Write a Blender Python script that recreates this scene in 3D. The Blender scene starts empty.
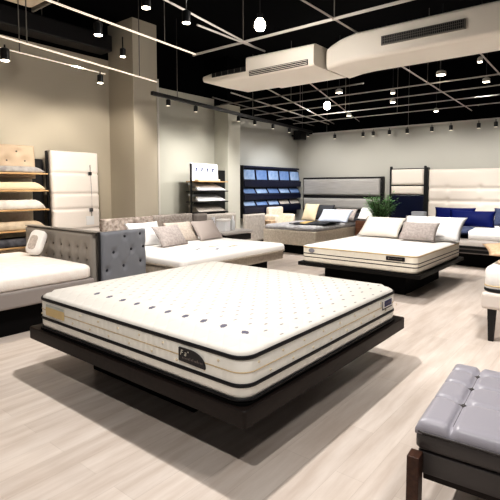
import bpy, bmesh, math, random
from mathutils import Vector, Matrix, Euler
random.seed(7)
PI = math.pi
R = math.radians
C = bpy.context.scene.collection

# ------------------------------------------------------------------ helpers
def lin(c):
    r = []
    for v in c[:3]:
        v = v / 255.0 if max(c) > 1.0 else v
        r.append(v / 12.92 if v <= 0.04045 else ((v + 0.055) / 1.055) ** 2.4)
    return (r[0], r[1], r[2], 1.0)

MATS = {}
def mat(name, col, rough=0.6, metal=0.0, bump=None, scale=60.0, col2=None, cscale=8.0, emit=None, spec=0.5, sheen=0.0):
    """plain procedural surface: noise colour variation + bump"""
    m = bpy.data.materials.new(name); m.use_nodes = True
    nt = m.node_tree; b = nt.nodes['Principled BSDF']
    b.inputs['Base Color'].default_value = lin(col)
    b.inputs['Roughness'].default_value = rough
    b.inputs['Metallic'].default_value = metal
    b.inputs['Specular IOR Level'].default_value = spec
    if sheen: b.inputs['Sheen Weight'].default_value = sheen
    tc = nt.nodes.new('ShaderNodeTexCoord')
    if col2:
        n = nt.nodes.new('ShaderNodeTexNoise'); n.inputs['Scale'].default_value = cscale; n.inputs['Detail'].default_value = 5
        nt.links.new(tc.outputs['Object'], n.inputs['Vector'])
        mx = nt.nodes.new('ShaderNodeValToRGB')
        mx.color_ramp.elements[0].position = 0.35; mx.color_ramp.elements[1].position = 0.65
        mx.color_ramp.elements[0].color = lin(col); mx.color_ramp.elements[1].color = lin(col2)
        nt.links.new(n.outputs['Fac'], mx.inputs['Fac']); nt.links.new(mx.outputs['Color'], b.inputs['Base Color'])
    if bump:
        n2 = nt.nodes.new('ShaderNodeTexNoise'); n2.inputs['Scale'].default_value = scale; n2.inputs['Detail'].default_value = 3
        nt.links.new(tc.outputs['Object'], n2.inputs['Vector'])
        bp = nt.nodes.new('ShaderNodeBump'); bp.inputs['Strength'].default_value = bump; bp.inputs['Distance'].default_value = 0.01
        nt.links.new(n2.outputs['Fac'], bp.inputs['Height']); nt.links.new(bp.outputs['Normal'], b.inputs['Normal'])
    if emit:
        b.inputs['Emission Color'].default_value = lin(emit[0]); b.inputs['Emission Strength'].default_value = emit[1]
    MATS[name] = m
    return m

def link_mesh(name, me, m, parent=None, smooth=True):
    o = bpy.data.objects.new(name, me); C.objects.link(o)
    if m: me.materials.append(m)
    if smooth:
        for p in me.polygons: p.use_smooth = True
    if parent: o.parent = parent
    return o

def obj(name, bm, m, parent=None, smooth=False, autosmooth=None):
    bmesh.ops.recalc_face_normals(bm, faces=bm.faces)
    me = bpy.data.meshes.new(name); bm.to_mesh(me); bm.free()
    o = link_mesh(name, me, m, parent, smooth)
    if autosmooth is not None:
        for p in me.polygons: p.use_smooth = True
        me.set_sharp_from_angle(angle=R(autosmooth))
    return o

def tag(o, label=None, cat=None, group=None, kind=None):
    if label: o['label'] = label
    if cat: o['category'] = cat
    if group: o['group'] = group
    if kind: o['kind'] = kind
    return o

def thing(name, label, cat, loc=(0, 0, 0), rz=0.0, group=None, rot=None):
    o = bpy.data.objects.new(name, None); C.objects.link(o)
    o.location = loc; o.rotation_euler = rot if rot else (0, 0, rz)
    o.empty_display_size = 0.1
    return tag(o, label, cat, group)

def dup(root, loc, rz=None, label=None, group=None, rot=None):
    r = root.copy(); C.objects.link(r); r.location = loc
    if rz is not None: r.rotation_euler = (0, 0, rz)
    if rot is not None: r.rotation_euler = rot
    if label: r['label'] = label
    if group: r['group'] = group
    for ch in list(root.children):
        c = ch.copy(); C.objects.link(c); c.parent = r
        for g in list(ch.children):
            d = g.copy(); C.objects.link(d); d.parent = c
    return r

def NB(): return bmesh.new()

def add_box(bm, c, s, bev=0.0, seg=2, M=None):
    t = bmesh.new(); bmesh.ops.create_cube(t, size=1.0)
    for v in t.verts: v.co = Vector((v.co.x * s[0], v.co.y * s[1], v.co.z * s[2]))
    if bev > 0: bmesh.ops.bevel(t, geom=list(t.edges), offset=min(bev, min(s) * 0.49), segments=seg, profile=0.5, affect='EDGES')
    for v in t.verts: v.co = v.co + Vector(c)
    if M is not None: bmesh.ops.transform(t, matrix=M, verts=list(t.verts))
    me = bpy.data.meshes.new('tmp'); t.to_mesh(me); t.free(); bm.from_mesh(me); bpy.data.meshes.remove(me)
    return bm

def bx(x0, x1, y0, y1, z0, z1, bev=0.0, seg=2):
    return add_box(NB(), ((x0 + x1) / 2, (y0 + y1) / 2, (z0 + z1) / 2), (abs(x1 - x0), abs(y1 - y0), abs(z1 - z0)), bev, seg)

def rrect(w, d, r, n=7):
    """rounded rectangle, centred, CCW"""
    r = max(0.001, min(r, w / 2 - 0.001, d / 2 - 0.001)); pts = []
    for cx, cy, a0 in ((w/2-r, d/2-r, 0), (-w/2+r, d/2-r, 90), (-w/2+r, -d/2+r, 180), (w/2-r, -d/2+r, 270)):
        for i in range(n + 1):
            a = R(a0 + 90.0 * i / n); pts.append((cx + r * math.cos(a), cy + r * math.sin(a)))
    return pts

def loft(bm, rings, closed=False, cap=True):
    vs = [[bm.verts.new(p) for p in rg] for rg in rings]
    n = len(vs[0]); k = len(vs)
    for i in range(k if closed else k - 1):
        a, b = vs[i], vs[(i + 1) % k]
        for j in range(n): bm.faces.new((a[j], a[(j+1) % n], b[(j+1) % n], b[j]))
    if cap and not closed:
        bm.faces.new(list(reversed(vs[0]))); bm.faces.new(vs[-1])
    return bm

def slab(w, d, r, prof, n=7, cx=0, cy=0):
    """stack of rounded-rectangle rings; prof = [(inset, z)]"""
    return loft(NB(), [[(cx + x, cy + y, z) for x, y in rrect(w - 2*i, d - 2*i, max(0.002, r - i), n)] for i, z in prof])

def ring_tube(w, d, r, z, tw=0.006, th=0.012, n=7, out=0.002, cx=0, cy=0):
    """a tape running round a rounded rectangle"""
    rings = []
    for k in range(8):
        a = 2 * PI * k / 8; i = -out - tw * math.cos(a); zz = z + th * math.sin(a)
        rings.append([(cx + x, cy + y, zz) for x, y in rrect(w - 2*i, d - 2*i, max(0.002, r - i), n)])
    return loft(NB(), rings, closed=True)

def tube(bm, pts, rad, n=8, cap=True):
    rings = []
    pts = [Vector(p) for p in pts]
    up = Vector((0, 0, 1))
    for i, p in enumerate(pts):
        d = (pts[min(i+1, len(pts)-1)] - pts[max(i-1, 0)]).normalized()
        u = d.cross(up)
        if u.length < 1e-3: u = d.cross(Vector((1, 0, 0)))
        u.normalize(); v = d.cross(u).normalized()
        rr = rad[i] if isinstance(rad, (list, tuple)) else rad
        rings.append([tuple(p + u * rr * math.cos(2*PI*k/n) + v * rr * math.sin(2*PI*k/n)) for k in range(n)])
    return loft(bm, rings, cap=cap)

def lathe(bm, prof, n=20, c=(0, 0, 0)):
    return loft(bm, [[(c[0] + r * math.cos(2*PI*k/n), c[1] + r * math.sin(2*PI*k/n), c[2] + z) for k in range(n)] for r, z in prof])

def pillow_bm(w, h, t, n=16, pinch=0.07, pw=0.55):
    """soft cushion: width on X, height on Z (base at z=0), thickness on Y"""
    bm = NB(); front = []; back = []
    for j in range(n + 1):
        fr = []; bk = []
        v = -1 + 2 * j / n
        for i in range(n + 1):
            u = -1 + 2 * i / n
            x = u * w / 2 * (1 - pinch * (1 - v * v)) ; z = v * h / 2 * (1 - pinch * (1 - u * u)) + h / 2
            k = (max(0, 1 - u**2) * max(0, 1 - v**2)) ** pw
            wr = 0.035 * t * math.sin(5 * u + 3 * v + 1.0) * k
            y = t / 2 * k + wr
            edge = i in (0, n) or j in (0, n)
            a = bm.verts.new((x, -y if not edge else 0, z)); fr.append(a)
            bk.append(a if edge else bm.verts.new((x, y - 2 * wr, z)))
        front.append(fr); back.append(bk)
    for j in range(n):
        for i in range(n):
            bm.faces.new((front[j][i], front[j][i+1], front[j+1][i+1], front[j+1][i]))
            q = [back[j][i], back[j+1][i], back[j+1][i+1], back[j][i+1]]
            try: bm.faces.new(q)
            except ValueError: pass
    return bm

def tufted_bm(w, h, t, buttons, lines, depth=0.02, sig=0.045, ldepth=0.012, lsig=0.018, edge=0.04, res=0.03):
    """upholstered panel: width X (centred), height Z from 0, back at y=0, front near y=-t. buttons=[(x,z)], lines=[(x0,z0,x1,z1)]"""
    nx = max(8, int(w / res)); nz = max(8, int(h / res)); bm = NB()
    def hgt(x, z):
        e = min(x + w/2, w/2 - x, z, h - z)
        y = t
        if e < edge: q = 1 - e / edge; y = t - min(t, edge) * 0.9 * (1 - math.sqrt(max(0, 1 - q * q)))
        d = 0.0
        for bxx, bz in buttons:
            r2 = (x - bxx)**2 + (z - bz)**2
            if r2 < 9 * sig * sig: d = max(d, depth * math.exp(-r2 / (sig * sig)))
        for x0, z0, x1, z1 in lines:
            L2 = (x1-x0)**2 + (z1-z0)**2; s = max(0, min(1, ((x-x0)*(x1-x0) + (z-z0)*(z1-z0)) / L2))
            r2 = (x - x0 - s*(x1-x0))**2 + (z - z0 - s*(z1-z0))**2
            if r2 < 9 * lsig * lsig: d = max(d, ldepth * math.exp(-r2 / (lsig * lsig)))
        return y - d
    g = []
    for j in range(nz + 1):
        z = h * j / nz
        g.append([bm.verts.new((-w/2 + w * i / nx, -max(0.004, hgt(-w/2 + w * i / nx, z)), z)) for i in range(nx + 1)])
    for j in range(nz):
        for i in range(nx): bm.faces.new((g[j][i], g[j][i+1], g[j+1][i+1], g[j+1][i]))
    bnd = [g[0][i] for i in range(nx + 1)] + [g[j][nx] for j in range(1, nz + 1)] + [g[nz][i] for i in range(nx - 1, -1, -1)] + [g[j][0] for j in range(nz - 1, 0, -1)]
    bk = [bm.verts.new((v.co.x, 0, v.co.z)) for v in bnd]
    n = len(bnd)
    for i in range(n): bm.faces.new((bnd[i], bk[i], bk[(i+1) % n], bnd[(i+1) % n]))
    bm.faces.new(bk)
    return bm

def button_bm(r=0.014):
    return lathe(NB(), [(r*0.6, -0.004), (r, 0.0), (r*0.85, 0.006), (r*0.4, 0.009)], 10)

def add_buttons(parent, buttons, y, m, r=0.014, name='button'):
    first = None
    for bxx, bz in buttons:
        if first is None:
            first = obj(name, button_bm(r), m, parent, True); o = first
        else:
            o = first.copy(); C.objects.link(o); o.parent = parent
        o.location = (bxx, y, bz); o.rotation_euler = (R(90), 0, 0)

def text_mesh(name, body, size, m, parent, loc, rot, shear=0.0, extr=0.0006):
    cu = bpy.data.curves.new(name, 'FONT'); cu.body = body; cu.size = size; cu.extrude = extr; cu.shear = shear
    cu.align_x = 'CENTER'; cu.align_y = 'CENTER'
    t = bpy.data.objects.new('tmp_text', cu); C.objects.link(t)
    dg = bpy.context.evaluated_depsgraph_get(); dg.update()
    me = bpy.data.meshes.new_from_object(t.evaluated_get(dg)); bpy.data.objects.remove(t)
    o = link_mesh(name, me, m, parent, False); o.location = loc; o.rotation_euler = rot
    return o

ORD = ['first', 'second', 'third', 'fourth', 'fifth', 'sixth', 'seventh', 'eighth', 'ninth', 'tenth', 'eleventh', 'twelfth']

# ------------------------------------------------------------------ node-rich materials
def floor_mat():
    m = bpy.data.materials.new('oak_planks'); m.use_nodes = True; nt = m.node_tree; N = nt.nodes; L = nt.links
    b = N['Principled BSDF']; tc = N.new('ShaderNodeTexCoord')
    br = N.new('ShaderNodeTexBrick'); br.inputs['Scale'].default_value = 1.0; br.inputs['Brick Width'].default_value = 1.25
    br.inputs['Row Height'].default_value = 0.155; br.inputs['Mortar Size'].default_value = 0.0012; br.offset = 0.37
    br.inputs['Color1'].default_value = lin((216, 203, 193)); br.inputs['Color2'].default_value = lin((198, 184, 174)); br.inputs['Mortar'].default_value = lin((176, 162, 151))
    br.inputs['Bias'].default_value = -0.1
    L.new(tc.outputs['Object'], br.inputs['Vector'])
    mp = N.new('ShaderNodeMapping'); mp.inputs['Scale'].default_value = (0.9, 7.0, 1.0); L.new(tc.outputs['Object'], mp.inputs['Vector'])
    no = N.new('ShaderNodeTexNoise'); no.inputs['Scale'].default_value = 1.6; no.inputs['Detail'].default_value = 6; no.inputs['Roughness'].default_value = 0.6
    L.new(mp.outputs['Vector'], no.inputs['Vector'])
    rp = N.new('ShaderNodeValToRGB'); rp.color_ramp.elements[0].position = 0.35; rp.color_ramp.elements[0].color = lin((184, 169, 157))
    rp.color_ramp.elements[1].position = 0.68; rp.color_ramp.elements[1].color = lin((232, 224, 217)); L.new(no.outputs['Fac'], rp.inputs['Fac'])
    mx = N.new('ShaderNodeMix'); mx.data_type = 'RGBA'; mx.blend_type = 'MIX'; mx.inputs[0].default_value = 0.45
    L.new(br.outputs['Color'], mx.inputs[6]); L.new(rp.outputs['Color'], mx.inputs[7]); L.new(mx.outputs[2], b.inputs['Base Color'])
    b.inputs['Roughness'].default_value = 0.33; b.inputs['Specular IOR Level'].default_value = 0.45
    bp = N.new('ShaderNodeBump'); bp.inputs['Strength'].default_value = 0.15; bp.inputs['Distance'].default_value = 0.002
    L.new(br.outputs['Fac'], bp.inputs['Height']); bp.invert = True; L.new(bp.outputs['Normal'], b.inputs['Normal'])
    return m

def quilt_mat():
    """white knit ticking with diamond quilting and a lattice of woven motifs"""
    m = bpy.data.materials.new('quilted_ticking'); m.use_nodes = True; nt = m.node_tree; N = nt.nodes; L = nt.links
    b = N['Principled BSDF']; b.inputs['Roughness'].default_value = 0.8; b.inputs['Specular IOR Level'].default_value = 0.2
    tc = N.new('ShaderNodeTexCoord')
    def vm(op, a, bb=None):
        n = N.new('ShaderNodeVectorMath'); n.operation = op
        L.new(a, n.inputs[0])
        if bb is not None:
            if isinstance(bb, tuple): n.inputs[1].default_value = bb
            else: L.new(bb, n.inputs[1])
        return n
    def ma(op, a, bb):
        n = N.new('ShaderNodeMath'); n.operation = op
        for k, q in enumerate((a, bb)):
            if isinstance(q, (int, float)): n.inputs[k].default_value = q
            else: L.new(q, n.inputs[k])
        return n.outputs[0]
    P = tc.outputs['Object']
    nz = N.new('ShaderNodeTexNoise'); nz.inputs['Scale'].default_value = 90; L.new(P, nz.inputs['Vector'])
    def dots(sx, sy, ox, oy, rx, ry):
        a = vm('ADD', P, (ox, oy, 0)); a = vm('MULTIPLY', a.outputs[0], (1/sx, 1/sy, 0)); f = vm('FRACTION', a.outputs[0])
        s = vm('SUBTRACT', f.outputs[0], (0.5, 0.5, 0)); s = vm('MULTIPLY', s.outputs[0], (sx/rx, sy/ry, 0)); ln = vm('LENGTH', s.outputs[0])
        d = ma('ADD', ln.outputs['Value'], nz.outputs['Fac']); return ma('LESS_THAN', d, 1.5)
    small = ma('MAXIMUM', dots(.15, .11, 0, 0, .0175, .0068), dots(.15, .11, .075, .055, .0175, .0068))
    big = dots(.27, .155, 0.115, 0.03, .024, .02)
    sp = N.new('ShaderNodeSeparateXYZ'); L.new(P, sp.inputs[0])
    front = ma('LESS_THAN', sp.outputs['X'], -0.72); inner = ma('GREATER_THAN', sp.outputs['X'], -0.70)
    lim = ma('MULTIPLY', ma('GREATER_THAN', sp.outputs['X'], -0.925), ma('LESS_THAN', sp.outputs['Y'], 0.55))
    big = ma('MULTIPLY', ma('MULTIPLY', big, front), lim)
    small = ma('MULTIPLY', small, inner)
    top = ma('GREATER_THAN', sp.outputs['Z'], 0.25)
    small = ma('MULTIPLY', small, top); big = ma('MULTIPLY', big, top)
    fade = N.new('ShaderNodeTexNoise'); fade.inputs['Scale'].default_value = 1.7; L.new(P, fade.inputs['Vector'])
    c0 = N.new('ShaderNodeMix'); c0.data_type = 'RGBA'; c0.inputs[6].default_value = lin((216, 211, 204)); c0.inputs[7].default_value = lin((112, 106, 108)); L.new(ma('MULTIPLY', small, ma('ADD', ma('MULTIPLY', fade.outputs['Fac'], .6), .35)), c0.inputs[0])
    c1 = N.new('ShaderNodeMix'); c1.data_type = 'RGBA'; L.new(c0.outputs[2], c1.inputs[6]); c1.inputs[7].default_value = lin((62, 62, 92)); L.new(ma('MULTIPLY', big, 0.85), c1.inputs[0])
    L.new(c1.outputs[2], b.inputs['Base Color'])
    # diamond quilting grooves
    w = []
    for sgn in (1, -1):
        mp = N.new('ShaderNodeVectorMath'); mp.operation = 'DOT_PRODUCT'; L.new(P, mp.inputs[0]); mp.inputs[1].default_value = (PI/.15, sgn*PI/.11, 0)
        w.append(ma('ABSOLUTE', ma('COSINE', mp.outputs['Value'], 0), 0))
    q = ma('POWER', ma('MULTIPLY', w[0], w[1]), 0.5)
    bp = N.new('ShaderNodeBump'); bp.inputs['Strength'].default_value = 0.35; bp.inputs['Distance'].default_value = 0.006
    L.new(q, bp.inputs['Height']); L.new(bp.outputs['Normal'], b.inputs['Normal'])
    return m

def border_mat(name, col, pitch=0.05):
    """mattress border fabric with fine vertical channels"""
    m = bpy.data.materials.new(name); m.use_nodes = True; nt = m.node_tree; N = nt.nodes; L = nt.links
    b = N['Principled BSDF']; b.inputs['Base Color'].default_value = lin(col); b.inputs['Roughness'].default_value = 0.8; b.inputs['Specular IOR Level'].default_value = 0.2
    tc = N.new('ShaderNodeTexCoord'); d = N.new('ShaderNodeVectorMath'); d.operation = 'DOT_PRODUCT'; d.inputs[1].default_value = (2*PI/pitch, 2*PI/pitch, 0)
    L.new(tc.outputs['Object'], d.inputs[0])
    s = N.new('ShaderNodeMath'); s.operation = 'SINE'; L.new(d.outputs['Value'], s.inputs[0])
    bp = N.new('ShaderNodeBump'); bp.inputs['Strength'].default_value = 0.3; bp.inputs['Distance'].default_value = 0.004
    L.new(s.outputs[0], bp.inputs['Height']); L.new(bp.outputs['Normal'], b.inputs['Normal'])
    return m

def grain_mat(name, c1, c2, rough=0.4, sc=(1.5, 14, 14)):
    m = bpy.data.materials.new(name); m.use_nodes = True; nt = m.node_tree; N = nt.nodes; L = nt.links
    b = N['Principled BSDF']; b.inputs['Roughness'].default_value = rough; b.inputs['Specular IOR Level'].default_value = .3
    tc = N.new('ShaderNodeTexCoord'); mp = N.new('ShaderNodeMapping'); mp.inputs['Scale'].default_value = sc; L.new(tc.outputs['Object'], mp.inputs['Vector'])
    n = N.new('ShaderNodeTexNoise'); n.inputs['Scale'].default_value = 3; n.inputs['Detail'].default_value = 6; L.new(mp.outputs['Vector'], n.inputs['Vector'])
    r = N.new('ShaderNodeValToRGB'); r.color_ramp.elements[0].color = lin(c1); r.color_ramp.elements[1].color = lin(c2); r.color_ramp.elements[0].position = .3; r.color_ramp.elements[1].position = .7
    L.new(n.outputs['Fac'], r.inputs['Fac']); L.new(r.outputs['Color'], b.inputs['Base Color'])
    return m

def woven_mat(name, c1, c2, scale=120, rough=0.85, strength=0.3):
    m = bpy.data.materials.new(name); m.use_nodes = True; nt = m.node_tree; N = nt.nodes; L = nt.links
    b = N['Principled BSDF']; b.inputs['Roughness'].default_value = rough; b.inputs['Specular IOR Level'].default_value = 0.2
    tc = N.new('ShaderNodeTexCoord'); n = N.new('ShaderNodeTexVoronoi'); n.inputs['Scale'].default_value = scale; L.new(tc.outputs['Object'], n.inputs['Vector'])
    n2 = N.new('ShaderNodeTexNoise'); n2.inputs['Scale'].default_value = scale * .18; n2.inputs['Detail'].default_value = 4; L.new(tc.outputs['Object'], n2.inputs['Vector'])
    r = N.new('ShaderNodeValToRGB'); r.color_ramp.elements[0].color = lin(c1); r.color_ramp.elements[1].color = lin(c2); r.color_ramp.elements[0].position = .38; r.color_ramp.elements[1].position = .62
    L.new(n2.outputs['Fac'], r.inputs['Fac']); L.new(r.outputs['Color'], b.inputs['Base Color'])
    bp = N.new('ShaderNodeBump'); bp.inputs['Strength'].default_value = strength; bp.inputs['Distance'].default_value = 0.003
    L.new(n.outputs['Distance'], bp.inputs['Height']); L.new(bp.outputs['Normal'], b.inputs['Normal'])
    return m

M_floor = floor_mat(); M_quilt = quilt_mat()
M_border = border_mat('cream_border', (251, 248, 240)); M_border2 = border_mat('cream_border_fine', (243, 236, 222), .04)
M_lborder = border_mat('lower_border', (236, 230, 218), .05)
M_black = mat('black_tape', (14, 14, 20), .55, bump=.2, scale=200)
M_gold = mat('beige_cord', (214, 190, 150), .6)
M_plat = grain_mat('espresso_wood', (24, 17, 15), (36, 26, 23), .55)
M_platdark = mat('black_plinth', (9, 8, 9), .7, spec=.15)
M_wood = grain_mat('shelf_oak', (196, 158, 112), (222, 186, 140), .5)
M_brown = grain_mat('walnut', (84, 56, 42), (112, 76, 58), .4)
M_white = mat('white_fabric', (246, 242, 238), .85, bump=.15, scale=300, spec=.2)
M_cotton = mat('white_cotton', (250, 248, 247), .85, bump=.25, scale=14, spec=.2)
M_creamfab = woven_mat('cream_fabric', (230, 216, 194), (240, 228, 210), 140)
M_offwhite = mat('ivory_leather', (236, 226, 215), .5, bump=.08, scale=150)
M_greyhb = mat('grey_velvet', (150, 143, 136), .55, bump=.1, scale=180, sheen=.2)
M_slate = mat('slate_leather', (124, 126, 132), .5, bump=.1, scale=180)
M_slatebtn = mat('slate_button', (38, 38, 46), .5)
M_greybtn = mat('grey_button', (112, 105, 100), .6)
M_otto = mat('grey_leather', (164, 161, 170), .34, bump=.1, scale=220)
M_otto2 = mat('dark_grey_leather', (70, 66, 66), .42, bump=.1, scale=220)
M_greylinen = woven_mat('grey_linen', (160, 150, 143), (186, 177, 170), 160)
M_paisley = woven_mat('patterned_grey', (142, 130, 122), (196, 184, 176), 90, strength=.2)
M_lgrey = woven_mat('pale_grey_linen', (186, 178, 170), (200, 192, 184), 160)
M_mauve = woven_mat('mauve_grey_linen', (178, 168, 164), (198, 188, 184), 180)
M_beigeP = woven_mat('beige_linen', (214, 200, 188), (228, 216, 204), 180)
M_greige = woven_mat('greige_cover', (176, 166, 152), (190, 180, 168), 150)
M_greyquilt = woven_mat('grey_cover', (172, 170, 172), (194, 192, 194), 60)
M_dkgrey = mat('charcoal_fabric', (62, 64, 70), .8, bump=.2, scale=120)
M_mustard = mat('mustard_fabric', (206, 176, 112), .8, bump=.2, scale=120)
M_navy = mat('navy_velvet', (6, 19, 76), .6, spec=.1, bump=.1, scale=100)
M_navydull = mat('navy_throw', (52, 62, 92), .85, bump=.25, scale=160, col2=(74, 84, 112), cscale=60)
M_navyrack = mat('navy_rack', (10, 20, 52), .4)
M_navygloss = mat('navy_gloss', (6, 15, 46), .3)
M_blackmetal = mat('black_metal', (16, 17, 20), .4)
M_blackpanel = mat('black_panel', (28, 26, 28), .5)
M_chrome = mat('brushed_steel', (160, 160, 165), .25, metal=1)
M_silver = grain_mat('silver_weave', (168, 165, 162), (198, 195, 192), .3, (1, 1, 60))
M_tan = woven_mat('tan_fabric', (202, 170, 138), (216, 186, 156), 150)
M_greybase = mat('grey_upholstery', (150, 142, 138), .7, bump=.15, scale=180)
M_whitepaint = mat('white_paint', (226, 222, 214), .6)
M_ducts = mat('duct_paint', (240, 232, 220), .5, bump=.03, scale=20)
M_grid = mat('grid_bar', (196, 190, 184), .45)
M_graybar = mat('grey_metal_bar', (112, 108, 102), .4)
M_lens = mat('lamp_lens', (255, 246, 230), .3, emit=((255, 240, 216), 14))
M_dim = mat('lamp_lens_dim', (200, 196, 188), .3, emit=((255, 240, 216), .8))
M_bulb = mat('lamp_bulb', (255, 246, 230), .3, emit=((255, 238, 214), 30))
M_strip = mat('lit_strip', (255, 246, 236), .3, emit=((255, 236, 214), .45))
M_leaf = mat('plant_leaf', (96, 156, 88), .5, col2=(140, 190, 124), cscale=20)
M_stem = mat('plant_stem', (70, 90, 50), .6)
M_soil = mat('soil', (48, 36, 28), .9)
M_pot = mat('pale_pot', (206, 204, 198), .4)
M_paper = mat('white_paper', (246, 246, 248), .7)
M_print = mat('grey_print', (140, 140, 150), .7)
M_blueprint = mat('blue_print', (40, 56, 110), .7)
M_sky = mat('blue_sample', (128, 156, 200), .5, col2=(84, 116, 170), cscale=5)
M_sky2 = mat('pale_blue_sample', (176, 198, 226), .5, col2=(112, 142, 190), cscale=5)
M_tape = mat('badge_black', (20, 20, 26), .35)
M_badgeblue = mat('badge_blue', (48, 52, 98), .4)
M_glass = mat('bottle_plastic', (224, 226, 228), .2)
M_ltblue = mat('pale_blue_cotton', (214, 222, 238), .85, bump=.2, scale=14)

# walls
M_wall_taupe = mat('wall_taupe', (206, 197, 180), .8, bump=.04, scale=80)
M_wall_grey = mat('wall_grey', (192, 190, 182), .8, bump=.04, scale=80)
M_wall_light = mat('wall_light', (212, 210, 198), .8, bump=.04, scale=80)
M_blackceil = mat('black_ceiling', (3, 3, 5), .95, spec=.1)

# ------------------------------------------------------------------ room
def struct(name, bm, m, parent=None):
    o = obj(name, bm, m, parent)
    if parent is None: o['kind'] = 'structure'
    return o
XR, YL = 10.75, 7.0
struct('floor', bx(-3.5, XR + .2, -6, YL + .2, -.1, 0), M_floor)
struct('ceiling', bx(-3.5, XR + .2, -6, YL + .2, 4.2, 4.3), M_blackceil)
struct('wall_left', bx(-3.5, 4.77, YL, YL + .2, 0, 3.62), M_wall_taupe)
struct('wall_left_upper', bx(-3.5, 4.77, YL, YL + .2, 3.62, 4.2), M_blackceil)
struct('wall_column_left', bx(4.77, 5.27, 6.32, YL + .2, 0, 4.2), M_wall_taupe)
struct('wall_middle', bx(5.27, 7.41, YL, YL + .2, 0, 3.35), M_wall_light)
struct('wall_middle_upper', bx(5.27, XR, YL + .02, YL + .2, 3.35, 4.2), M_blackceil)
struct('wall_column_middle', bx(7.41, 7.81, 6.6, YL + .2, 0, 3.2), M_wall_light)
struct('wall_column_middle_upper', bx(7.41, 7.81, 6.62, YL + .02, 3.2, 4.2), M_blackceil)
struct('wall_rear', bx(7.81, XR, YL, YL + .2, 0, 3.05), M_wall_grey)
struct('wall_rear_upper', bx(7.81, XR, YL, YL + .02, 3.05, 4.2), M_blackceil)
struct('wall_right', bx(XR, XR + .2, -6, YL + .2, 0, 2.86), M_wall_grey)
struct('wall_right_upper', bx(XR, XR + .2, -6, YL + .2, 2.86, 4.2), M_blackceil)
struct('trim_1', bx(5.255, 5.295, 6.30, 6.36, 0, 3.3, .004), M_whitepaint)

# ------------------------------------------------------------------ main bed
BX, BY = 2.66, 2.43         # centre of the foreground bed
bed = thing('platform_bed', 'dark espresso platform base carrying the quilted mattress in the foreground', 'bed base', (BX, BY, 0))
def platform(parent, w, d, z0, z1, px0, px1, py0, py1, mplat=M_plat, cx=0, cy=0):
    deck = obj('deck', slab(w, d, .02, [(.004, z0), (0, z0 + .006), (0, z1 - .006), (.006, z1)], 4, cx, cy), mplat, parent, autosmooth=35)
    lip = obj('pedestal', bx(px0, px1, py0, py1, 0, z0, .01), M_platdark, parent)
    return deck
platform(bed, 2.1, 2.19, .272, .365, -.66, .72, -.35, .80, cx=.05, cy=.04)
obj('mattress_gap_shade', slab(1.96, 2.06, .06, [(0, .364), (0, .378)], 6), M_platdark, bed)  # black slab standing in for the shadow between mattress and deck

def mattress(t, w, d, h, r, mt, mb, tapes, dome=.03, shoulder=.035, taper=0.0):
    """top panel, border, tapes; tapes=[(z, halfwidth)]"""
    zt = h - dome - shoulder * .6
    obj('border', slab(w, d, r, [(.03, 0), (.008, .012), (0, .04), (.0, zt * .5), (0, zt - .02), (.004, zt)], 8), mb, t, autosmooth=50)
    prof = [(.004, zt)] + [(shoulder * (1 - math.cos(a)) , zt + shoulder * .6 * math.sin(a)) for a in (PI*.17, PI*.33, PI*.5)]
    prof += [(.09, h - dome * .55), (.2, h - dome * .2), (.35, h - .004), (.6, h)]
    tp = obj('top_panel', slab(w, d, r, prof, 8), mt, t, autosmooth=60)
    for z, th in tapes: obj('piping', ring_tube(w, d, r, z, .005, th, 8), M_black, t, True)
    return zt

MW, MD, MH = 1.95, 2.06, .312
mt = thing('mattress', 'thick white quilted mattress with three black tapes on the foreground platform', 'mattress', (BX, BY, .378))
zt = mattress(mt, MW, MD, MH, .09, M_quilt, M_border, [(.228, .012), (.085, .011), (.012, .009)], dome=.05, shoulder=.06)
obj('seam', ring_tube(MW, MD, .09, .152, .003, .003, 8, out=.001), M_gold, mt, True)
# border tufts, diamond shaped, on the two faces that show
def diamond(r): return loft(NB(), [[(r*math.cos(2*PI*k/4)*q, -.001 - e, r*.9*math.sin(2*PI*k/4)*q) for k in range(4)] for q, e in ((1, -.002), (1, .002), (.35, .005))])
tf = None
for face in range(2):
    for row, zz in ((0, .19), (1, .118)):
        for k in range(9):
            if tf is None: tf = obj('border_tuft', diamond(.009), mat('tuft_cream', (232, 218, 192), .7), mt); o = tf
            else: o = tf.copy(); C.objects.link(o); o.parent = mt
            s = -.86 + k * .215
            if face == 0: o.location = (-MW/2 - .001, s + row * .1, zz); o.rotation_euler = (0, 0, R(-90))
            else: o.location = (s + row * .1, -MD/2 - .001, zz); o.rotation_euler = (0, 0, 0)

def badge(parent, w, h, m, loc, rot, shape='round', t=.004):
    """flat fabric label facing local -Y, centred"""
    bm = NB()
    if shape == 'round':   # straight left side, long sweep on the top right
        pts = [(-w/2, -h*.42), (w/2 - .004, -h*.5), (w/2, -h*.42)]
        for k in range(8):
            a = R(90.0 * k / 7); pts.append((w/2 - .55*w + .55*w*math.cos(a)*1.0, -h*.36 + .86*h*math.sin(a)))
        pts += [(-w/2 + .006, h*.5), (-w/2, h*.46)]
    else:
        pts = rrect(w, h, h*.12, 3)
    loft(bm, [[(x, 0, z) for x, z in pts], [(x, -t, z) for x, z in pts]])
    o = obj('badge', bm, m, parent); o.location = loc; o.rotation_euler = rot
    return o
def strokes(name, parent, y, x0, x1, z, n, hgt, m, slope=0.0):
    """a line of tiny illegible lettering"""
    bm = NB()
    for k in range(n):
        x = x0 + (x1 - x0) * (k + .5) / n; wd = (x1 - x0) / n * random.uniform(.3, .62); h = hgt * random.choice((.6, .65, .7, 1.0))
        add_box(bm, (x, y, z + h/2 + slope * (x - x0)), (wd, .0008, h))
    return obj(name, bm, m, parent)
M_letter = mat('badge_letter', (224, 220, 206), .6)
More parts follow.
